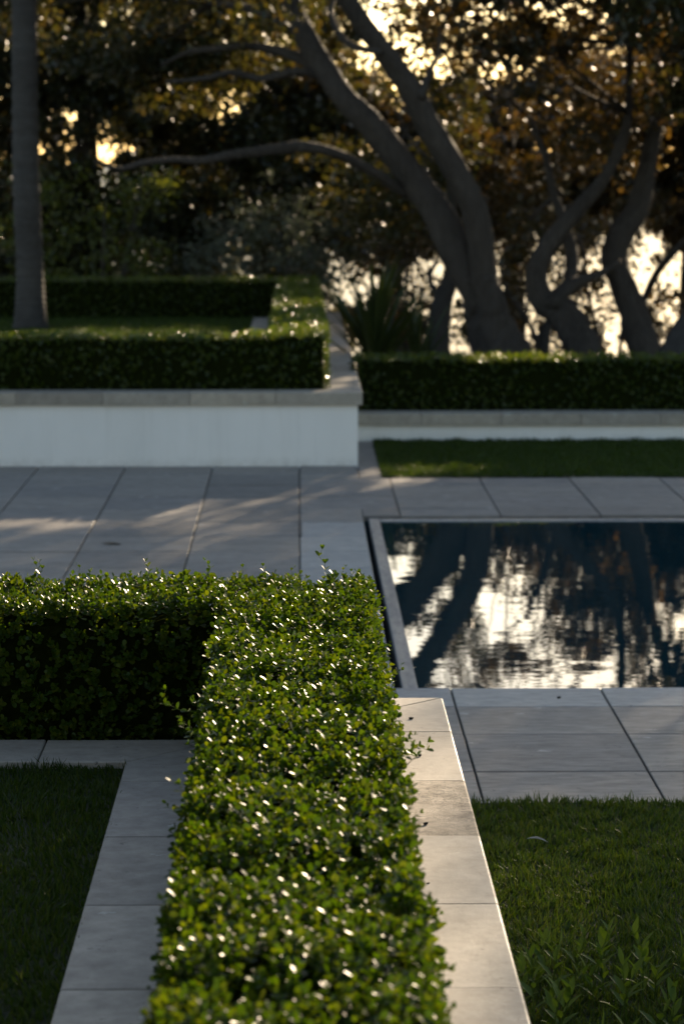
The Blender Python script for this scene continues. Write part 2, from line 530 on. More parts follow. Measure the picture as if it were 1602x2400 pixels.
WV = np.stack([wx.ravel(), wy.ravel(), np.full(wx.size, -.0175)], 1)
WF = [(j * 40 + i, j * 40 + i + 1, (j + 1) * 40 + i + 1, (j + 1) * 40 + i) for j in range(39) for i in range(39)]
tag(new_obj('pool_water', np_mesh('pool_water', WV, np.array(WF), True), M['pool_water']), kind='structure')

# ------------------------------------------------------------------ walls with coping stones
ZC, TC = .52, .088                                     # coping top and thickness
def coping(parent, pts, mat=None, round_edges=(), z1=ZC, t=TC, rad=.007):
    cx = sum(p[0] for p in pts) / len(pts); cy = sum(p[1] for p in pts) / len(pts)
    me = poly_mesh('coping_stone', [(x - cx, y - cy) for x, y in pts], -t, 0, .003, round_edges, rad)
    o = new_obj('coping_stone', me, mat or M['coping'], parent)
    o.location = (cx, cy, z1 + random.uniform(-.001, .001))
    return o

def rect_ring(name, x0, x1, y0, y1, z0, z1, mat, parent):
    return new_obj(name, box_mesh(name, x0, x1, y0, y1, z0, z1), mat, parent)

G = .002
# near raised lawn: wall along its right side and far side
wall1 = thing('garden_wall', 'low rendered wall topped with warm limestone slabs under the leafy boxwood hedge', 'wall')
rect_ring('wall_body', -.44, .40, -3, 7.785, -.06, ZC - TC - .002, M['render'], wall1)
rect_ring('wall_body', -6, -.441, 6.99, 7.785, -.06, ZC - TC - .002, M['render'], wall1)
rect_ring('planting_soil', -.21, .175, -3, 7.57, ZC - TC - .001, ZC - .03, M['soil'], wall1)
rect_ring('planting_soil', -6, -.211, 7.235, 7.57, ZC - TC - .001, ZC - .03, M['soil'], wall1)
XO, XI, YO = .43, .17, 7.81
XL, XLI = -.463, -.205
YA, YAI = 6.97, 7.24
joints = [7.331, 6.733, 6.161, 5.574, 4.985, 4.39, 3.79, 3.19, 2.59, 1.99, 1.39, .79, .19, -.4, -1.0, -1.6, -2.2, -2.8]
coping(wall1, [(XI, joints[0] + G), (XO, joints[0] + G), (XO, YO - G), (XI, YO - .26 - G)], round_edges=(1,))
for a, b in zip(joints[:-1], joints[1:]):
    worn = abs(a - 6.733) < .01
    coping(wall1, [(XI, b + G), (XO, b + G), (XO, a - G), (XI, a - G)], M['coping_worn'] if worn else None, round_edges=(1,))
    if a < 7.0:
        coping(wall1, [(XL, b + G), (XLI, b + G), (XLI, a - G), (XL, a - G)])
coping(wall1, [(XL, joints[1] + G), (XLI, joints[1] + G), (XLI, YAI - .012), (XL, YA - .012)])
xa = -.70
coping(wall1, [(xa + G, YA), (XL - G, YA), (XLI - G, YAI), (xa + G, YAI)])
coping(wall1, [(xa + G, YO - .26), (XI - G, YO - .26), (XO - G - .003, YO), (xa + G, YO)], round_edges=(2,))
for k in range(8):
    b = xa - .6 * k; a = b - .6
    coping(wall1, [(a + G, YA), (b - G, YA), (b - G, YAI), (a + G, YAI)])
    coping(wall1, [(a + G, YO - .26), (b - G, YO - .26), (b - G, YO), (a + G, YO)], round_edges=(2,))

# far planter: wall, coping on all sides
wall2 = thing('planter_wall', 'white rendered planter wall with pale stone coping beside the paved patio', 'wall')
rect_ring('wall_body', -7, .415, 18.55, 19.3, -.06, ZC - TC - .002, M['render'], wall2)
rect_ring('wall_body', -.45, .415, 19.301, 28.6, -.8, ZC - TC - .002, M['render'], wall2)
rect_ring('wall_body', -7, -.451, 27.75, 28.6, -.8, ZC - TC - .002, M['render'], wall2)
rect_ring('planting_soil', -7, -.19, 18.79, 19.2, ZC - TC - .001, ZC - .03, M['soil'], wall2)
rect_ring('planting_soil', -.189, .165, 18.79, 28.35, ZC - TC - .001, ZC - .03, M['soil'], wall2)
rect_ring('planting_soil', -7, -.19, 27.9, 28.35, ZC - TC - .001, ZC - .03, M['soil'], wall2)
fx = [.447, -.159, -.757, -1.365, -1.97, -2.575, -3.18, -3.785, -4.39, -5.0, -5.6]
coping(wall2, [(fx[1] + G, 18.52), (fx[0], 18.52), (.187, 18.78), (fx[1] + G, 18.78)], round_edges=(0,))
for a, b in zip(fx[1:-1], fx[2:]):
    coping(wall2, [(b + G, 18.52), (a - G, 18.52), (a - G, 18.78), (b + G, 18.78)], round_edges=(0,))
coping(wall2, [(.187, 18.785), (.447, 18.523), (.447, 19.3), (.187, 19.3)], round_edges=(1,))
y = 19.304
while y < 28.5:
    y2 = min(y + .6, 28.62)
    coping(wall2, [(.187, y), (.447, y), (.447, y2 - .004), (.187, y2 - .004)], round_edges=(1,))
    if 19.5 < y < 27.5:
        coping(wall2, [(XL, y), (XLI, y), (XLI, y2 - .004), (XL, y2 - .004)])
    y = y2
# low retaining wall behind the lawn strip
wall3 = thing('retaining_wall', 'low white kerb wall with stone coping behind the narrow lawn strip', 'wall')
rect_ring('wall_body', .42, 7, 20.22, 20.48, -.06, .119, M['render'], wall3)
lx = [.43, .939, 1.55, 2.16, 2.765, 3.37, 3.975, 4.58, 5.185, 5.79, 6.4, 7.0]
for a, b in zip(lx[:-1], lx[1:]):
    coping(wall3, [(a + G, 20.19), (b - G, 20.19), (b - G, 20.45), (a + G, 20.45)], round_edges=(0,), z1=.215, t=.094)
rect_ring('planting_soil', .42, 7, 20.481, 21.2, -.06, .18, M['soil'], wall3)

# ------------------------------------------------------------------ the house on the left, unseen and added to block sky light
blocker_house = thing('blocker_house', 'unseen grey house with a dark tiled roof along the raised lawn', 'blocker_house')
M['blocker_house'] = plain_mat('warm grey house render', (.16, .15, .14), .85, .08, 3, .1)
M['roof'] = plain_mat('dark roof tile', (.07, .065, .06), .8, .3, 14, .3)
M['pane'] = plain_mat('dark window pane', (.02, .024, .028), .08, .1, 2, 0, .5)
rect_ring('wall', -13, -4.6, -14, 8.0, -.06, 4.6, M['blocker_house'], blocker_house)
bm = bmesh.new()
vs = [bm.verts.new(c) for c in [(-13.6, -14.6, 4.605), (-4.3, -14.6, 4.605), (-4.3, 8.5, 4.605), (-13.6, 8.5, 4.605), (-8.95, -9.5, 6.6), (-8.95, 3.5, 6.6)]]
for f in [(3, 2, 1, 0), (0, 1, 4), (1, 2, 5, 4), (2, 3, 5), (3, 0, 4, 5)]: bm.faces.new([vs[i] for i in f])
me = bpy.data.meshes.new('roof'); bm.to_mesh(me); bm.free(); new_obj('roof', me, M['roof'], blocker_house)
for z in (1.2,):
    for k in range(4):
        yy = -8.5 + 4.1 * k
        w = new_obj('window', box_mesh('window', -4.62, -4.54, yy, yy + 1.8, z, z + 1.5), M['render'], blocker_house)
        new_obj('pane', box_mesh('pane', -4.6, -4.53, yy + .08, yy + 1.72, z + .08, z + 1.42), M['pane'], w)

# ------------------------------------------------------------------ hedges
LEAF_V = [(0, 0, 0), (-.2, .2, .05), (.2, .2, .05), (-.35, .54, .08), (.35, .54, .08), (-.26, .84, .05), (.26, .84, .05), (0, 1, -.02), (0, .3, 0), (0, .72, .0)]
LEAF_F = [(0, 2, 8), (0, 8, 1), (1, 8, 3), (8, 9, 3), (8, 2, 4), (8, 4, 9), (3, 9, 5), (9, 4, 6), (5, 9, 7), (9, 6, 7)]
SIMPLE_V = [(0, 0, 0), (-.3, .5, .05), (.3, .5, .05), (0, 1, 0)]
SIMPLE_F = [(0, 2, 1), (1, 2, 3)]

def sprigs(P, U, leaf, tV, tF, pairs=4, length=.035, jit=.35, rg=rng):
    """leafy shoots: base points P, directions U -> mesh arrays"""
    out = []
    N = len(P)
    U = unit(U)
    A, B = perp(U)
    rot = rg.uniform(0, 6.28, N)
    L = length * rg.uniform(.7, 1.35, N)
    for k in range(pairs):
        t = (k + .4) / pairs
        alpha = (1.25 - .8 * t) + rg.normal(0, .18, N)
        for s in (0, np.pi):
            ph = rot + k * np.pi / 2 + s + rg.normal(0, .25, N)
            rad = A * np.cos(ph)[:, None] + B * np.sin(ph)[:, None]
            d = unit(U * np.cos(alpha)[:, None] + rad * np.sin(alpha)[:, None] + rg.normal(0, jit * .35, (N, 3)))
            n = U * np.sin(alpha)[:, None] - rad * np.cos(alpha)[:, None] + rg.normal(0, jit * .5, (N, 3))
            n = unit(n - d * (n * d).sum(1, keepdims=True))
            side = np.cross(d, n)
            pos = P + U * (L * t)[:, None]
            out.append(stamp(tV, tF, side, d, n, pos, leaf * rg.uniform(.7, 1.2, N) * (1 - .25 * t)))
    return merge(out)

def face_points(axis, sgn, bx, dens, rg=rng):
    lo = np.array(bx[0::2], float); hi = np.array(bx[1::2], float)
    ext = hi - lo
    o = [i for i in range(3) if i != axis]
    n = int(ext[o[0]] * ext[o[1]] * dens)
    P = lo + rg.uniform(0, 1, (n, 3)) * ext
    P[:, axis] = hi[axis] if sgn > 0 else lo[axis]
    Nn = np.zeros((n, 3)); Nn[:, axis] = sgn
    return P, Nn

def lump(P, amp=.012, f=9):
    return amp * (np.sin(P[:, 0] * f + 1.3) * np.sin(P[:, 1] * f * .9 + .4) + np.sin(P[:, 1] * f * 2.1 + P[:, 2] * f * 1.7) * .6 + np.sin(P[:, 0] * f * 2.6 - P[:, 2] * f * 2.2 + 2) * .5)

def hedge_leaves(boxes, dens_top, dens_side, leaf, tV, tF, pairs, length, skip=(), depth=.035, lumpamp=.012, joins=()):
    parts = []
    for bi, bx in enumerate(boxes):
        for axis, sgn in ((2, 1), (0, -1), (0, 1), (1, -1), (1, 1)):
            if (bi, axis, sgn) in skip: continue
            P, Nn = face_points(axis, sgn, bx, dens_top if axis == 2 else dens_side)
            if not len(P): continue
            lo = np.array(bx[0::2], float); hi = np.array(bx[1::2], float)
            # round the arrises
            for ax in range(3):
                if ax == axis: continue
                for s, lim in ((-1, lo[ax]), (1, hi[ax])):
                    if ax == 2 and s < 0: continue
                    if (bi, ax, s) in skip: continue
                    d = np.abs(P[:, ax] - lim)
                    w = np.exp(-d / .022)
                    for (jx0, jx1, jy0, jy1) in joins:
                        w[(P[:, 0] > jx0) & (P[:, 0] < jx1) & (P[:, 1] > jy0) & (P[:, 1] < jy1)] = 0
                    P -= Nn * (.022 * w)[:, None]
                    tilt = np.zeros((len(P), 3)); tilt[:, ax] = s
                    Nn = unit(Nn + tilt * w[:, None] * .7)
            P = P + Nn * (lump(P, lumpamp) - rng.uniform(0, depth, len(P)))[:, None]
            U = Nn * .75 + np.array([0, 0, .45]) + rng.normal(0, .38, P.shape)
            P = P - unit(U) * (length * .75)
            parts.append(sprigs(P, U, leaf, tV, tF, pairs, length))
    return merge(parts)

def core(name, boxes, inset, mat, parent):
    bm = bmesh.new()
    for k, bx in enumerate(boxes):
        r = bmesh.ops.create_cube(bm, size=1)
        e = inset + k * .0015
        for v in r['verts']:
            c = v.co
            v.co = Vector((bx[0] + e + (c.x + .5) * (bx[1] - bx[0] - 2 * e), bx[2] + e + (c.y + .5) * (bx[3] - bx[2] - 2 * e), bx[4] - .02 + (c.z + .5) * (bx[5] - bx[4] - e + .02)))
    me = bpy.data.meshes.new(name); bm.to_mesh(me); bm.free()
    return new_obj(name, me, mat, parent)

HT = .905
nb = [(-.225, .213, 1.2, 7.74, .5, HT), (-4.5, -.215, 7.25, 7.74, .5, HT - .002)]
hedge1 = thing('boxwood_hedge', 'glossy leafy boxwood hedge turning a corner on the coped garden wall', 'hedge')
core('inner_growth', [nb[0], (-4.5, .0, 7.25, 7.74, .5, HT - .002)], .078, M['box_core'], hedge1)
nb_vis = [(-.225, .213, 2.6, 7.74, .5, HT), (-2.2, -.215, 7.25, 7.74, .5, HT - .002)]
V, F = hedge_leaves(nb_vis, 1900, 1300, .0205, LEAF_V, LEAF_F, 4, .036, skip={(1, 0, 1), (0, 1, -1)}, joins=[(-.30, -.15, 7.27, 7.72)])
tag(new_obj('foliage', np_mesh('foliage', V, F, True), M['box_near'], hedge1), kind='stuff')
nb_hid = [(-.225, .213, 1.2, 2.6, .5, HT), (-4.5, -2.2, 7.25, 7.74, .5, HT - .002)]
V, F = hedge_leaves(nb_hid, 700, 500, .028, SIMPLE_V, SIMPLE_F, 4, .036, skip={(0, 1, 1), (1, 0, 1)})
tag(new_obj('foliage', np_mesh('foliage', V, F, True), M['box_near'], hedge1), kind='stuff')

# taller new shoots standing out of the clipped surface, one object each
sprig_meshes = []
for k in range(8):
    rg = np.random.default_rng(40 + k)
    n = 5 + k % 3
    ln = .05 + .012 * (k % 4)
    bend = rg.normal(0, .012, (n + 1, 2)).cumsum(0)
    path = [(bend[i, 0], bend[i, 1], ln * i / n, .0011 * (1 - .6 * i / n)) for i in range(n + 1)]
    tv, tf = tube(path, 5, 1, 0)
    tf = np.array([(f[0], f[1], f[2]) for f in tf] + [(f[0], f[2], f[3]) for f in tf if f[2] != f[3]])
    parts = [(tv, tf)]
    pts = np.array([p[:3] for p in path[1:]])
    for i, p in enumerate(pts):
        a0 = i * 1.57 + rg.uniform(-.3, .3)
        t = i / len(pts)
        for s in (0, np.pi):
            al = 1.15 - .75 * t + rg.normal(0, .12)
            rad = np.array([math.cos(a0 + s), math.sin(a0 + s), 0])
            d = unit((np.array([0, 0, 1.]) * math.cos(al) + rad * math.sin(al))[None])
            nn = unit((np.array([0, 0, 1.]) * math.sin(al) - rad * math.cos(al) + rg.normal(0, .15, 3))[None])
            nn = unit(nn - d * (nn * d).sum())
            parts.append(stamp(LEAF_V, LEAF_F, np.cross(d, nn), d, nn, p[None], np.array([.021 * rg.uniform(.75, 1.1) * (1 - .3 * t)])))
    v, f = merge(parts)
    me = np_mesh('sprig', v, f, True); me.materials.append(M['box_near'])
    sprig_meshes.append(me)
def add_sprig(p, d, s=1.0, k=None):
    o = new_obj('sprig', sprig_meshes[random.randrange(8) if k is None else k], None, hedge1)
    o.location = p
    q = Vector(d).to_track_quat('Z', 'X') @ Matrix.Rotation(random.uniform(0, 6.28), 4, 'Z').to_quaternion()
    o.rotation_euler = q.to_euler()
    o.scale = (s, s, s)
for k in range(150):
    x = random.uniform(-.22, .21); y = 2.9 + 4.8 * math.sqrt(random.random())
    add_sprig((x, y, HT - .025), (random.gauss(0, .25), random.gauss(-.05, .25), 1), random.uniform(.6, .95))
for k in range(50):
    add_sprig((random.uniform(-1.6, -.2), random.uniform(7.27, 7.74), HT - .025), (random.gauss(0, .25), random.gauss(0, .3), 1), random.uniform(.6, 1.0))
for k in range(36):
    y = random.uniform(3.6, 7.7); s = random.choice((-1, 1))
    add_sprig((.2 if s > 0 else -.21, y, random.uniform(.62, HT - .02)), (s * 1.0, random.gauss(0, .4), .9), random.uniform(.5, .75))
add_sprig((.098, 7.70, HT - .02), (.1, 0, 1), 1.15, 3)
for k, (x, y, z, s, d) in enumerate([(.213, 4.42, .70, 1.6, (.35, 0, 1)), (.225, 4.40, .60, 1.7, (.1, 0, 1)), (.20, 4.62, .72, 1.2, (.8, .1, .8)), (-.215, 4.95, .87, .9, (-.6, 0, .8)), (-.215, 5.6, .87, .8, (-.6, .1, .8)), (.21, 5.9, .80, 1.1, (.9, 0, .6))]):
    add_sprig((x, y, z), d, s, (k * 3 + 2) % 8)

hedge2 = thing('planter_hedge', 'clipped dark green hedge framing the raised lawn with the palm', 'hedge')
pb = [(-.225, .215, 18.80, 28.35, .5, .92), (-7, -.215, 18.80, 19.27, .5, .905), (-7, -.216, 27.9, 28.35, .5, .915)]
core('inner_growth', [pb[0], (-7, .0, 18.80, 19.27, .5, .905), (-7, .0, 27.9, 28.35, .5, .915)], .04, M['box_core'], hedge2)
pv = [(-.225, .215, 18.80, 28.35, .5, .92), (-3.4, -.215, 18.80, 19.27, .5, .905), (-4.6, -.216, 27.9, 28.35, .5, .915)]
V, F = hedge_leaves(pv, 900, 620, .026, SIMPLE_V, SIMPLE_F, 3, .035, skip={(1, 0, 1), (2, 0, 1), (2, 1, 1)}, joins=[(-.3, -.15, 18.5, 19.25), (-.3, -.15, 27.92, 28.33)])
tag(new_obj('foliage', np_mesh('foliage', V, F), M['box_far'], hedge2), kind='stuff')

hedge3 = thing('low_hedge', 'long clipped green hedge above the low kerb wall before the trees', 'hedge')
lb = [(.42, 7.0, 20.47, 20.98, .16, .625)]
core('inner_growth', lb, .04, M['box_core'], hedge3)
V, F = hedge_leaves([(.42, 4.2, 20.47, 20.98, .16, .625)], 900, 650, .026, SIMPLE_V, SIMPLE_F, 3, .035)
tag(new_obj('foliage', np_mesh('foliage', V, F), M['box_far'], hedge3), kind='stuff')

# ------------------------------------------------------------------ lawns
BL_V = [(-.5, 0, 0), (.5, 0, 0), (-.38, .55, .10), (.38, .55, .10), (0, 1, .38)]
BL_F = [(0, 1, 3), (0, 3, 2), (2, 3, 4)]
def grass(name, rect, dens, h, w, z, label, lean=.35):
    x0, x1, y0, y1 = rect
    n = int((x1 - x0) * (y1 - y0) * dens)
    P = np.stack([rng.uniform(x0, x1, n), rng.uniform(y0, y1, n), np.full(n, z)], 1)
    # tufts of uneven height and direction
    tz = .75 + .25 * np.sin(P[:, 0] * 23 + 2 * np.sin(P[:, 1] * 17)) * np.sin(P[:, 1] * 19 + 1)
    H = h * tz * rng.uniform(.55, 1.3, n)
    along = unit(np.stack([rng.normal(0, lean, n) + .25 * np.sin(P[:, 0] * 11 + P[:, 1] * 7), rng.normal(0, lean, n) + .25 * np.sin(P[:, 1] * 13 - P[:, 0] * 5), np.ones(n)], 1))
    A, B = perp(along)
    ph = rng.uniform(0, 6.28, n)[:, None]
    nrm = A * np.cos(ph) + B * np.sin(ph)
    side = np.cross(along, nrm)
    tV = np.array(BL_V)[None].repeat(n, 0)
    Vv = tV[:, :, 0, None] * side[:, None] * w * rng.uniform(.7, 1.3, n)[:, None, None] + tV[:, :, 1, None] * along[:, None] * H[:, None, None] + tV[:, :, 2, None] * nrm[:, None] * H[:, None, None]
    Vv = (Vv + P[:, None]).reshape(-1, 3)
    Ff = (np.array(BL_F)[None] + (np.arange(n) * 5)[:, None, None]).reshape(-1, 3)
    o = new_obj(name, np_mesh(name, Vv, Ff), M['grass'])
    return tag(o, label, 'grass', kind='stuff')
def turf(name, rects, z):
    return tag(sheet(name, rects, z, M['turf_soil']), kind='structure')
turf('lawn', [(.402, 7.5, -3, 8.6)], .004)
turf('lawn', [(-6, -.455, -3, 6.975)], .500)
turf('lawn', [(.565, 7, 17.83, 20.215)], .003)
turf('lawn', [(-7, -.44, 19.24, 27.93)], .500)
grass('grass', (.44, 1.7, 5.6, 8.605), 15000, .042, .0042, .002, 'mown green lawn below the garden wall beside the patio')
grass('grass', (-1.5, -.462, 3.6, 6.972), 14000, .036, .0040, .498, 'shaded green lawn inside the raised wall corner')
grass('grass', (.565, 4.2, 17.83, 20.2), 6500, .04, .006, .001, 'narrow strip of lawn between patio and low wall')
grass('grass', (-5.2, -.464, 19.3, 27.95), 2600, .035, .008, .498, 'raised lawn around the palm trunk inside the planter')

# ------------------------------------------------------------------ trees
DIAM_V = [(0, 0, 0), (-.3, .45, .06), (.3, .45, .06), (0, 1, 0)]
DIAM_F = [(0, 2, 1), (1, 2, 3)]
def clump_leaves(clumps, n_per, leaf, droop=.2, seed=0):
    rg = np.random.default_rng(seed)
    Ps = []
    for (x, y, z, r) in clumps:
        n = max(20, int(n_per * (r / .5) ** 2))
        d = unit(rg.normal(0, 1, (n, 3)))
        rad = r * rg.uniform(0, 1, n) ** .42
        # several little tufts inside one clump
        tufts = rg.normal(0, .55, (7, 3))
        tufts = tufts * r
        k = rg.integers(0, 7, n)
        p = np.where(rg.random(n)[:, None] < .65, tufts[k] + d * (rad * .45)[:, None], d * rad[:, None])
        p[:, 2] *= .75
        Ps.append(p + np.array([x, y, z]))
    P = np.concatenate(Ps)
    n = len(P)
    al = unit(rg.normal(0, 1, (n, 3)) + np.array([0, 0, -droop]))
    A, B = perp(al)
    ph = rg.uniform(0, 6.28, n)[:, None]
    nr = A * np.cos(ph) + B * np.sin(ph)
    return stamp(DIAM_V, DIAM_F, np.cross(al, nr), al, nr, P, leaf * rg.uniform(.6, 1.3, n))

def tree(name, label, group, trunk, branches, clumps, mat, bark, n_per=320, leaf=.07, seed=0, twigs=True):
    t = thing(name, label, 'tree', group)
    tube_obj('trunk', trunk, bark, t, seg=18, sub=7, rough=.1, seed=seed)
    for i, b in enumerate(branches):
        tube_obj('branch', b, bark, t, seg=14, sub=7, rough=.085, seed=seed + i + 1)
    if twigs:
        rg = random.Random(seed)
        src = [p for path in [trunk] + branches for p in path[len(path) // 2:]]
        for c in clumps[::3]:
            s = min(src, key=lambda p: (p[0] - c[0]) ** 2 + (p[1] - c[1]) ** 2 + (p[2] - c[2]) ** 2 * 1.5 + rg.random() * .5)
            mid = [(s[i] + c[i]) / 2 + rg.uniform(-.12, .12) for i in range(3)]
            r0 = min(s[3] * .6, .03)
            tube_obj('branch', [(*s[:3], r0), (*mid, r0 * .65), (c[0], c[1], c[2], r0 * .3)], bark, t, seg=6, sub=4, rough=.05, seed=seed)
    V, F = clump_leaves(clumps, n_per, leaf, seed=seed)
    tag(new_obj('crown', np_mesh('crown', V, F), mat, t), kind='stuff')
    return t

def cloud(n, x, y, z, r, seed):
    """n clump centres in a box, (lo,hi) each"""
    rg = random.Random(seed)
    return [(rg.uniform(*x), rg.uniform(*y), rg.uniform(*z), rg.uniform(*r)) for _ in range(n)]

main_trunk = [(2.02, 24.5, -.12, .30), (1.9, 24.5, .29, .25), (1.79, 24.5, .57, .211), (1.72, 24.5, .85, .19), (1.66, 24.5, 1.08, .165)]
stemL = [(1.74, 24.5, .8, .16), (1.48, 24.62, 1.25, .145), (1.28, 24.74, 1.65, .136), (1.02, 24.87, 2.03, .135), (.70, 24.99, 2.45, .127), (.44, 25.11, 2.71, .124), (.23, 25.23, 3.02, .116), (.07, 25.36, 3.29, .108), (-.04, 25.48, 3.52, .10), (-.16, 25.7, 3.95, .09), (-.5, 26.2, 4.9, .07), (-.8, 26.6, 5.7, .05)]
stemR = [(1.70, 24.5, .8, .15), (1.68, 24.44, 1.3, .122), (1.60, 24.38, 1.69, .12), (1.43, 24.31, 2.03, .116), (1.19, 24.25, 2.44, .103), (.97, 24.19, 2.83, .095), (.73, 24.12, 3.15, .091), (.55, 24.06, 3.38, .087), (.38, 24.0, 3.7, .082), (.1, 23.8, 4.6, .065), (-.1, 23.6, 5.5, .045)]
low = [(1.09, 25.0, 1.78, .055), (.9, 24.88, 1.89, .051), (.73, 24.77, 2.01, .049), (.47, 24.65, 2.15, .047), (.25, 24.53, 2.23, .048), (.03, 24.42, 2.26, .052), (-.25, 24.3, 2.23, .046), (-.56, 24.18, 2.19, .04), (-.87, 24.07, 2.13, .038), (-1.1, 23.95, 2.14, .031), (-1.37, 23.83, 2.11, .029), (-1.57, 23.72, 2.06, .023), (-1.79, 23.6, 2.13, .015)]
up1 = [(.21, 25.3, 2.96, .054), (.03, 25.5, 3.09, .05), (-.18, 25.7, 3.17, .046), (-.47, 25.9, 3.23, .038), (-.77, 26.1, 3.21, .032), (-1.07, 26.3, 3.18, .026), (-1.34, 26.5, 3.06, .017)]
up2 = [(.26, 25.3, 2.9, .042), (-.01, 25.14, 2.96, .037), (-.34, 24.98, 2.89, .033), (-.61, 24.82, 2.94, .029), (-.85, 24.66, 2.88, .02), (-1.2, 24.5, 2.84, .016)]
up3 = [(.03, 25.4, 3.35, .05), (-.26, 25.93, 3.51, .043), (-.54, 26.47, 3.63, .035), (-.88, 27.0, 3.69, .027)]
twig = [(1.1, 24.1, 2.69, .036), (1.19, 24.33, 2.93, .028), (1.28, 24.57, 3.11, .02), (1.31, 24.8, 3.36, .014)]
midb = [(.73, 24.0, 3.09, .032), (.46, 24.33, 3.18, .028), (.31, 24.67, 3.43, .024), (.35, 25.0, 3.69, .021)]
cl = cloud(16, (-3.4, -1.2), (27.0, 29.5), (3.6, 6.2), (.4, .7), 1) + cloud(14, (-1.5, .2), (24, 28), (3.6, 6.0), (.4, .6), 17) + cloud(14, (-2.4, -.6), (27, 28.6), (2.9, 3.6), (.3, .5), 2) + cloud(12, (.2, 3), (24, 28), (4.4, 6.4), (.4, .7), 3) + cloud(44, (-4.5, 3.2), (24, 30), (6.0, 10.5), (.7, 1.0), 18)  # last cloud: unseen high crown added to block sky light
tree('leaning_tree', 'big leaning tree whose grey trunk forks and sends a long arching branch sideways', None, main_trunk, [stemL, stemR, low, up1, up2, up3, twig, midb], cl, M['tree_leaf'], M['bark'], 600, .085, 11)

second = [(2.9, 25.5, -.2, .18), (2.79, 25.5, .21, .157), (2.67, 25.6, .46, .147), (2.54, 25.7, .67, .139), (2.37, 25.8, .79, .123), (2.31, 25.9, .99, .111), (2.39, 26.0, 1.24, .098), (2.59, 26.1, 1.5, .09), (2.83, 26.2, 1.75, .082), (3.01, 26.3, 1.96, .065), (3.17, 26.4, 2.26, .052), (3.26, 26.5, 2.6, .039), (3.3, 26.8, 3.3, .03)]
second_b = [(2.45, 25.85, .80, .07), (2.63, 26.0, .95, .064), (2.7, 26.3, 1.19, .066), (2.68, 26.6, 1.44, .06), (2.58, 26.9, 1.78, .049), (2.51, 27.2, 2.17, .036), (2.38, 27.5, 2.57, .023)]
second_c = [(2.43, 25.6, .74, .08), (2.66, 25.9, .93, .07), (2.95, 26.2, 1.02, .043), (3.2, 26.5, 1.14, .026)]
cl = cloud(16, (1.3, 3.6), (24.6, 27.5), (3.3, 4.2), (.32, .5), 4) + cloud(6, (2.7, 3.7), (26.5, 29), (2.1, 3.2), (.28, .4), 41) + cloud(10, (1.8, 4.0), (25, 28), (4.2, 5.6), (.4, .65), 5) + cloud(13, (.9, 2.6), (25, 27), (3.08, 3.45), (.22, .34), 42) + [(2.85, 26.6, .95, .2), (2.2, 26.4, 1.0, .2), (2.15, 26.6, 1.2, .22), (2.3, 27, 1.5, .3)]
tree('crooked_tree', 'crooked grey tree trunk bending back on itself above the low hedge', None, second, [second_b, second_c], cl, M['gold_leaf'], M['bark'], 650, .08, 12)

third = [(3.55, 26.5, -.2, .2), (3.49, 26.5, .14, .174), (3.4, 26.61, .48, .153), (3.27, 26.72, .87, .132), (3.18, 26.83, 1.13, .128), (3.25, 26.94, 1.39, .115), (3.44, 27.06, 1.65, .107), (3.53, 27.17, 2.0, .094), (3.63, 27.28, 2.44, .076), (3.81, 27.39, 2.97, .058), (3.91, 27.5, 3.5, .041), (4.0, 27.8, 4.3, .03)]
third_b = [(3.42, 26.75, .6, .03), (3.5, 26.8, .78, .035), (3.6, 26.6, 1.05, .039), (3.75, 26.4, 1.27, .035), (3.93, 26.2, 1.49, .026)]
cl = cloud(5, (2.9, 3.8), (26.5, 29), (1.9, 3.2), (.28, .42), 6) + cloud(16, (2.8, 4.6), (25, 28), (3.3, 5.0), (.35, .6), 7) + [(3.75, 27.2, .75, .16), (3.0, 27.6, .55, .2), (3.05, 27.8, .25, .18)]
tree('swaying_tree', 'grey tree with a gently curved trunk beside the crooked tree', None, third, [third_b], cl, M['gold_leaf'], M['bark'], 650, .08, 13)

fourth = [(3.35, 24.0, -.1, .21), (3.4, 24.0, .29, .177), (3.52, 24.12, .56, .139), (3.69, 24.25, .82, .119), (3.82, 24.38, 1.22, .1), (3.87, 24.5, 2.01, .08), (3.9, 24.7, 3.2, .06)]
cl = cloud(16, (3.3, 5.6), (23.5, 26.5), (2.6, 5.2), (.4, .65), 8)
tree('dark_tree', 'dark tree trunk leaning away at the end of the low hedge', None, fourth, [], cl, M['tree_leaf'], M['bark_dark'], 650, .08, 14)

dark1 = [(2.6, 28.5, -.6, .1), (2.61, 28.5, -.01, .08), (2.66, 28.62, .31, .061), (2.73, 28.75, .49, .052), (2.61, 28.88, .77, .038), (2.47, 29.0, 1.1, .029), (2.4, 29.2, 1.8, .02)]
dark2 = [(2.62, 28.5, -.02, .03), (2.58, 28.5, .13, .028), (2.48, 28.4, .38, .026), (2.3, 28.3, .66, .023), (2.15, 28.2, .9, .019)]
tree('slender_tree', 'slender dark forked tree standing between the leaning and crooked trunks', None, dark1, [dark2], cloud(9, (1.9, 3.2), (28.5, 30.5), (1.5, 2.4), (.28, .4), 9) + cloud(14, (1.9, 3.4), (28, 31), (2.3, 3.8), (.14, .3), 91) + [(2.1, 28.4, 1.0, .2), (2.2, 28.6, .85, .16)], M['gold_leaf'], M['bark_dark'], 650, .08, 15)
dark3 = [(1.46, 27.5, -.5, .14), (1.46, 27.5, .07, .117), (1.46, 27.62, .38, .104), (1.5, 27.75, .69, .091), (1.58, 27.88, .91, .078), (1.63, 28.0, 1.27, .055), (1.6, 28.3, 2.0, .04)]
dark3b = [(1.5, 27.68, .6, .04), (1.48, 27.7, .69, .036), (1.37, 27.85, .91, .027), (1.45, 28.0, 1.09, .018)]
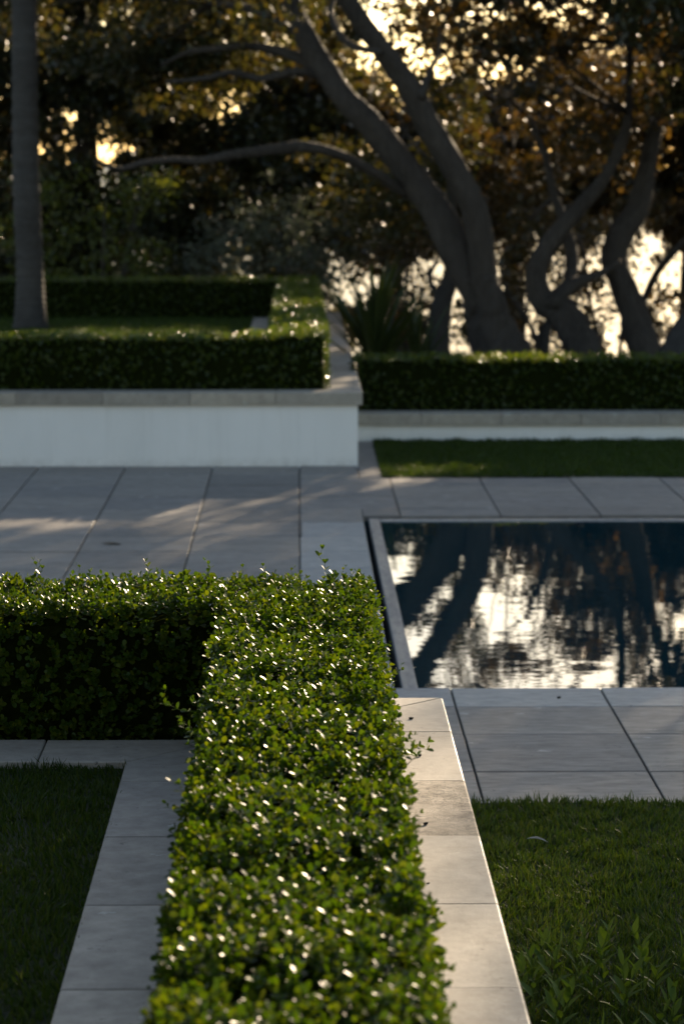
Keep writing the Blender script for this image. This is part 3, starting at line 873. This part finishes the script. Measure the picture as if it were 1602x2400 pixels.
tree('shaded_tree', 'short dark tree trunk behind the sword leaved plant', None, dark3, [dark3b], cloud(12, (.3, 1.7), (28, 30.5), (1.3, 2.3), (.3, .42), 10) + cloud(14, (.7, 2.2), (28, 31), (2.2, 3.6), (.14, .3), 92) + [(1.75, 28, .6, .18), (1.3, 28.2, .35, .16), (1.75, 28.2, .3, .14), (1.05, 28.4, .75, .16)], M['tree_leaf'], M['bark_dark'], 650, .08, 16)

# trees of the bank behind, base on the slope
bgt = [  # x, y, trunk lean, crown box x, z, clumps, mat, label
    (-4.6, 33.0, .3, (-6.4, -3.4), (-.2, 8.5), 80, 'tree_leaf', 'dense dark evergreen tree on the bank behind the palm'),
    (-2.6, 34.5, -.2, (-4.2, -1.4), (-.2, 7.5), 78, 'tree_leaf', 'dense dark evergreen tree on the bank between palm and grey shrub'),
    (-.6, 35.5, .2, (-2.1, .6), (-.2, 5.0), 66, 'tree_leaf', 'dense dark evergreen tree on the bank behind the grey shrub'),
    (1.2, 36.5, .2, (-.3, 2.3), (.7, 3.2), 44, 'gold_leaf', 'low olive brown tree on the bank seen through the leaning trunk'),
    (3.2, 37.5, -.3, (1.9, 4.3), (1.0, 3.5), 46, 'gold_leaf', 'olive brown tree on the bank seen behind the crooked tree'),
    (5.2, 36.0, .2, (4.0, 6.2), (.9, 3.7), 46, 'gold_leaf', 'olive brown tree on the bank behind the dark leaning trunk'),
    (-6.0, 41, .2, (-8.5, -3.5), (-2.5, 5.5), 70, 'tree_leaf', 'tall dark tree at the foot of the bank behind the palm'),
    (-1.6, 42, .2, (-4.5, .8), (-2.5, 5.2), 76, 'tree_leaf', 'tall dark tree at the foot of the bank behind the grey shrub'),
]
for i, (x, y, ln, cx, cz, n, mk, lab) in enumerate(bgt):
    gz = ground_z(x, y)
    top = (cz[0] + cz[1]) / 2
    tr = [(x, y, gz - .3, .2), (x + ln * .3, y, gz + 1, .16), (x + ln * .7, y + .2, top - .6, .12), (x + ln, y + .3, top + .6, .07)]
    br = []
    for k in range(4):
        a = random.uniform(-1, 1)
        br.append([(x + ln * .6, y + .15, top - .8, .07), (x + ln * .6 + a * .7, y + random.uniform(-.6, .6), top - .2 + random.uniform(-.2, .4), .05), (x + ln * .6 + a * 1.4, y + random.uniform(-.8, .8), top + random.uniform(0, 1.0), .025)])
    tree('bank_tree', lab, 'trees on the bank behind the garden', tr, br, cloud(n, cx, (y - 1.6, y + 1.8), cz, (.38, .62), 60 + i) + (cloud(9, (cx[0] + .6, cx[1]), (y - 1, y + 1), (cz[1] + .4, cz[1] + 1.5), (.14, .26), 160 + i) if mk == 'gold_leaf' else []), M[mk], M['bark_dark'], 750, .105, 30 + i, twigs=False)

# the row of trees that goes on to the right, unseen, added and sized to hold back the low sun
for i, (x, y, zt) in enumerate([(7.0, 30.5, 5.6), (8.8, 31, 6.75), (11.42, 30.5, 8.0), (13.0, 31, 8.0), (15.2, 30.5, 8.0)]):
    gz = ground_z(x, y)
    tr = [(x, y, gz - .3, .22), (x + .1, y, gz + 1.2, .17), (x - .1, y + .1, 2.2, .13), (x, y, zt - 1, .06)]
    cs = cloud(52, (x - 1.5, x + 1.5), (y - 1.3, y + 1.3), (gz + 1.2, zt - .4), (.5, .75), 80 + i)
    tree('bank_tree', 'unseen evergreen tree added to block the low sun, continuing the row on the bank past the dark leaning trunk', 'sun blocking row of unseen trees past the dark leaning trunk', tr, [], cs, M['tree_leaf'], M['bark_dark'], 420, .13, 50 + i, twigs=False)

# ------------------------------------------------------------------ palm
palm = thing('palm_tree', 'straight grey palm trunk rising from the raised lawn', 'tree')
pp = [(-2.63, 26.2, .44, .215), (-2.63, 26.2, .56, .168), (-2.63, 26.2, .8, .145), (-2.63, 26.2, 1.16, .134), (-2.65, 26.2, 2.0, .13), (-2.65, 26.2, 2.84, .126), (-2.64, 26.2, 3.68, .123), (-2.63, 26.2, 5.0, .12), (-2.6, 26.2, 6.4, .118), (-2.58, 26.2, 7.4, .11)]
nr = len(catmull(pp, 22))
ringm = 1 + .05 * (np.arange(nr) % 4 == 0) - .03 * (np.arange(nr) % 4 == 2)
tube_obj('trunk', pp, M['palm_bark'], palm, seg=20, sub=22, rough=.012, ring=ringm, seed=3)
for k in range(16):
    a = k * 2.4; el = .9 - .075 * k
    rg = np.random.default_rng(k)
    pts = []
    for t in np.linspace(0, 1, 9):
        rr = 2.1 * t * math.cos(el) + .1
        pts.append((-2.58 + rr * math.cos(a), 26.2 + rr * math.sin(a), 7.35 + 2.1 * t * math.sin(el) - 1.5 * t * t, .022 * (1 - .8 * t)))
    parts = []
    tv, tf = tube(pts, 5, 2, 0)
    parts.append((tv, np.array([(f[0], f[1], f[2]) for f in tf] + [(f[0], f[2], f[3]) for f in tf if f[2] != f[3]])))
    C = catmull(pts, 6)[6:]
    T = unit(np.gradient(C[:, :3], axis=0))
    S = unit(np.cross(T, [0, 0, 1.]))
    for s in (-1, 1):
        d = unit(S * s + T * .7 + np.array([0, 0, -.25]) + rg.normal(0, .1, S.shape))
        n = unit(np.cross(d, T))
        parts.append(stamp([(0, 0, 0), (-.02, .4, .01), (.02, .4, .01), (0, 1, -.05)], DIAM_F, np.cross(d, n), d, n, C[:, :3], np.full(len(C), .5)))
    v, f = merge(parts)
    new_obj('frond', np_mesh('frond', v, f), M['spike_leaf'], palm)

# ------------------------------------------------------------------ shrubs
def shrub(name, label, clumps, mat, n_per, leaf, base, seed, droop=-.3):
    t = thing(name, label, 'shrub')
    rg = random.Random(seed)
    for k in range(5):
        c = clumps[rg.randrange(len(clumps))]
        tube_obj('stem', [(base[0] + rg.uniform(-.2, .2), base[1] + rg.uniform(-.2, .2), base[2] - .2, .03), ((base[0] + c[0]) / 2, (base[1] + c[1]) / 2, (base[2] + c[2]) / 2, .02), (c[0], c[1], c[2], .008)], M['bark_dark'], t, seg=6, sub=3)
    V, F = clump_leaves(clumps, n_per, leaf, droop, seed)
    tag(new_obj('foliage', np_mesh('foliage', V, F), mat, t), kind='stuff')
gz = ground_z(-.4, 30)
shrub('grey_shrub', 'soft grey green rounded shrub behind the planter hedge', [(-.4 + .75 * math.cos(a) * s, 30 + .6 * math.sin(a) * s, z, .3) for z in (.3, .7, 1.05, 1.35) for s, a in [(1.0 - .25 * (z - .3), k * 1.05 + z) for k in range(6)]] + [(-.5, 30, 1.6, .3), (0, 30.1, 1.62, .25), (.3, 29.8, 1.5, .25)], M['grey_leaf'], 420, .055, (-.4, 30, gz), 21, -.6)
gz = ground_z(-2.3, 30)
shrub('lime_shrub', 'yellow green loose shrub behind the planter hedge beside the palm', cloud(22, (-3.6, -1.5), (29.4, 30.6), (.2, 1.95), (.25, .42), 22), M['lime_leaf'], 300, .07, (-2.3, 30, gz), 22)
shrub('dark_shrub', 'dark leafy shrub between the yellow green and grey shrubs', cloud(22, (-4.8, 1.1), (31, 32.2), (-.4, 1.6), (.4, .6), 23), M['tree_leaf'], 330, .07, (-1.6, 31.5, gz), 23)

scrub = [('loose low scrub on the bank between the main trunk and the sword leaved plant', (.8, 1.75), 24), ('loose low scrub on the bank between the leaning and crooked trunks', (2.0, 3.0), 25), ('loose low scrub on the bank behind the curved trunk', (3.0, 4.3), 26)]
for lab, xr, sd_ in scrub:
    cs = cloud(10, xr, (29, 31.5), (-.4, .3), (.2, .34), sd_) + cloud(24, xr, (29, 31.5), (.3, 1.4), (.15, .32), sd_ + 10)
    shrub('bank_scrub', lab, cs, M['gold_leaf'], 420, .07, ((xr[0] + xr[1]) / 2, 30.2, ground_z(xr[0], 30.2)), sd_)

# sword leaved plant
sp = thing('sword_leaved_plant', 'clump of dark sword shaped leaves beside the planter wall corner', 'plant')
tube_obj('stem', [(.66, 22.6, -.1, .06), (.67, 22.6, .25, .05), (.65, 22.6, .55, .045)], M['bark_dark'], sp, seg=8, sub=4)
tube_obj('stem', [(.95, 22.8, -.1, .05), (1.0, 22.8, .2, .045), (1.02, 22.8, .38, .04)], M['bark_dark'], sp, seg=8, sub=4)
SW_V = [(-.035, 0, 0), (.035, 0, 0), (-.045, .35, .01), (.045, .35, .01), (-.03, .7, -.02), (.03, .7, -.02), (0, 1, -.09), (0, .35, -.012), (0, .7, -.03), (0, 0, -.01)]
SW_F = [(0, 9, 2), (9, 7, 2), (9, 1, 7), (1, 3, 7), (2, 7, 4), (7, 8, 4), (7, 3, 8), (3, 5, 8), (4, 8, 6), (8, 5, 6)]
sw_me = np_mesh('leaf', np.array(SW_V), np.array(SW_F), True); sw_me.materials.append(M['spike_leaf'])
for k in range(110):
    hd = (.65, 22.6, .5) if k < 66 else (1.02, 22.8, .36)
    o = new_obj('leaf', sw_me, None, sp)
    a = random.uniform(0, 6.28); tl = min(.85, abs(random.gauss(.0, .48)))
    d = Vector((math.sin(tl) * math.cos(a), math.sin(tl) * math.sin(a), math.cos(tl)))
    o.location = (hd[0] + d.x * .04, hd[1] + d.y * .04, hd[2] + random.uniform(-.18, .05))
    zq = d.to_track_quat('Y', 'Z')
    o.rotation_euler = zq.to_euler()
    s = random.uniform(.55, .95) * (1 if k < 66 else .75)
    o.scale = (s * .75, s, s)

# ------------------------------------------------------------------ leafy shoots in the near lawn
WL_V = [(0, 0, 0), (-.11, .2, .03), (.11, .2, .03), (-.16, .48, .03), (.16, .48, .03), (-.09, .78, -.03), (.09, .78, -.03), (0, 1, -.12), (0, .24, 0), (0, .76, -.05)]
wl_me = np_mesh('leaf', np.array(WL_V), np.array(LEAF_F), True); wl_me.materials.append(M['weed'])
def weed(x, y, h, nl, label_extra, seed):
    rg = random.Random(seed)
    t = thing('leafy_shoot', 'green leafy shoot with pointed leaves growing in the lawn beside the wall', 'plant', 'leafy shoots in the lawn', (x, y, 0))
    bx, by = rg.uniform(-.05, .05), rg.uniform(-.06, .02)
    path = [(0, 0, -.01, .0022), (bx * .4, by * .4, h * .5, .0018), (bx, by, h, .001)]
    tube_obj('stem', path, M['weed'], t, seg=5, sub=3, rough=.02)
    a = rg.uniform(0, 6.28)
    for k in range(nl):
        f = .25 + .75 * (k + 1) / nl
        o = new_obj('leaf', wl_me, None, t)
        o.location = (bx * f * f, by * f * f, h * f)
        a += 2.4 + rg.uniform(-.4, .4)
        tl = 1.25 - .85 * f + rg.uniform(-.15, .2)
        d = Vector((math.sin(tl) * math.cos(a), math.sin(tl) * math.sin(a), math.cos(tl)))
        up = Vector((0, 0, 1)) if d.z < .95 else Vector((1, 0, 0))
        sd_ = d.cross(up).normalized(); nn = sd_.cross(d)
        o.rotation_euler = Matrix((sd_, d, nn)).transposed().to_euler()
        s = rg.uniform(.038, .07)
        o.scale = (s, s, s)
wr = random.Random(5)
spots = [(.56, 6.62, .07), (.68, 6.72, .10), (.78, 6.70, .12), (.90, 6.62, .13), (1.02, 6.66, .17), (.97, 6.5, .14), (1.08, 6.5, .16), (.86, 6.45, .13), (.74, 6.42, .10), (.62, 6.38, .08)]
for k in range(40):
    spots.append((wr.uniform(.55, 1.25), wr.uniform(5.9, 6.6), wr.uniform(.08, .2)))
for k, (x, y, h) in enumerate(spots):
    weed(x, y, h, 6 + k % 4, '', 200 + k)

# ------------------------------------------------------------------ small litter
def pod(loc, s, label, group=None, rz=0.4):
    bm = bmesh.new()
    bmesh.ops.create_icosphere(bm, subdivisions=2, radius=1)
    rg = random.Random(int(loc[0] * 1000))
    for v in bm.verts:
        k = 1 + rg.uniform(-.12, .12)
        v.co = Vector((v.co.x * 1.5 * k, v.co.y * .85 * k, max(v.co.z, -.75) * .8 * k))
        if v.co.x > 1.0: v.co.z += .35
    me = bpy.data.meshes.new('seed_pod'); bm.to_mesh(me); bm.free()
    for p in me.polygons: p.use_smooth = True
    o = new_obj('seed_pod', me, M['seed'])
    o.location = (loc[0], loc[1], loc[2] + s * .58); o.scale = (s, s, s); o.rotation_euler = (0, 0, rz)
    tag(o, label, 'seed pod', group)
pod((.322, 7.5, ZC), .0048, 'small black seed pod on the mitred corner coping stone', rz=.1)
pod((.325, 7.02, ZC), .0045, 'small black seed pod on the bright slab next to the weathered one', rz=.9)
pod((.305, 6.27, ZC), .0045, 'small black seed pod on the weathered pitted coping slab', rz=.6)
pod((.285, 5.735, ZC), .0028, 'tiny dark seed on the coping slab nearer than the weathered one')
pod((1.03, 10.35, 0), .006, 'dark seed pod on the pale stone edge of the pool')
lv = np_mesh('fallen_leaf', np.array(WL_V) * .14, np.array(LEAF_F), True)
o = new_obj('fallen_leaf', lv, M['dry_leaf']); o.location = (-1.1, 14.66, .008); o.rotation_euler = (0, 0, -1.4)
tag(o, 'dark fallen leaf lying on the grey patio pavers', 'leaf')
fv = np_mesh('feather', np.array([(x * .55, y, z + .1 * math.sin(y * 3)) for x, y, z in WL_V]) * .07, np.array(LEAF_F), True)
o = new_obj('feather', fv, M['feather']); o.location = (.70, 8.0, .036); o.rotation_euler = (0, .3, -1.9)
tag(o, 'small pale feather caught on the near lawn', 'feather')
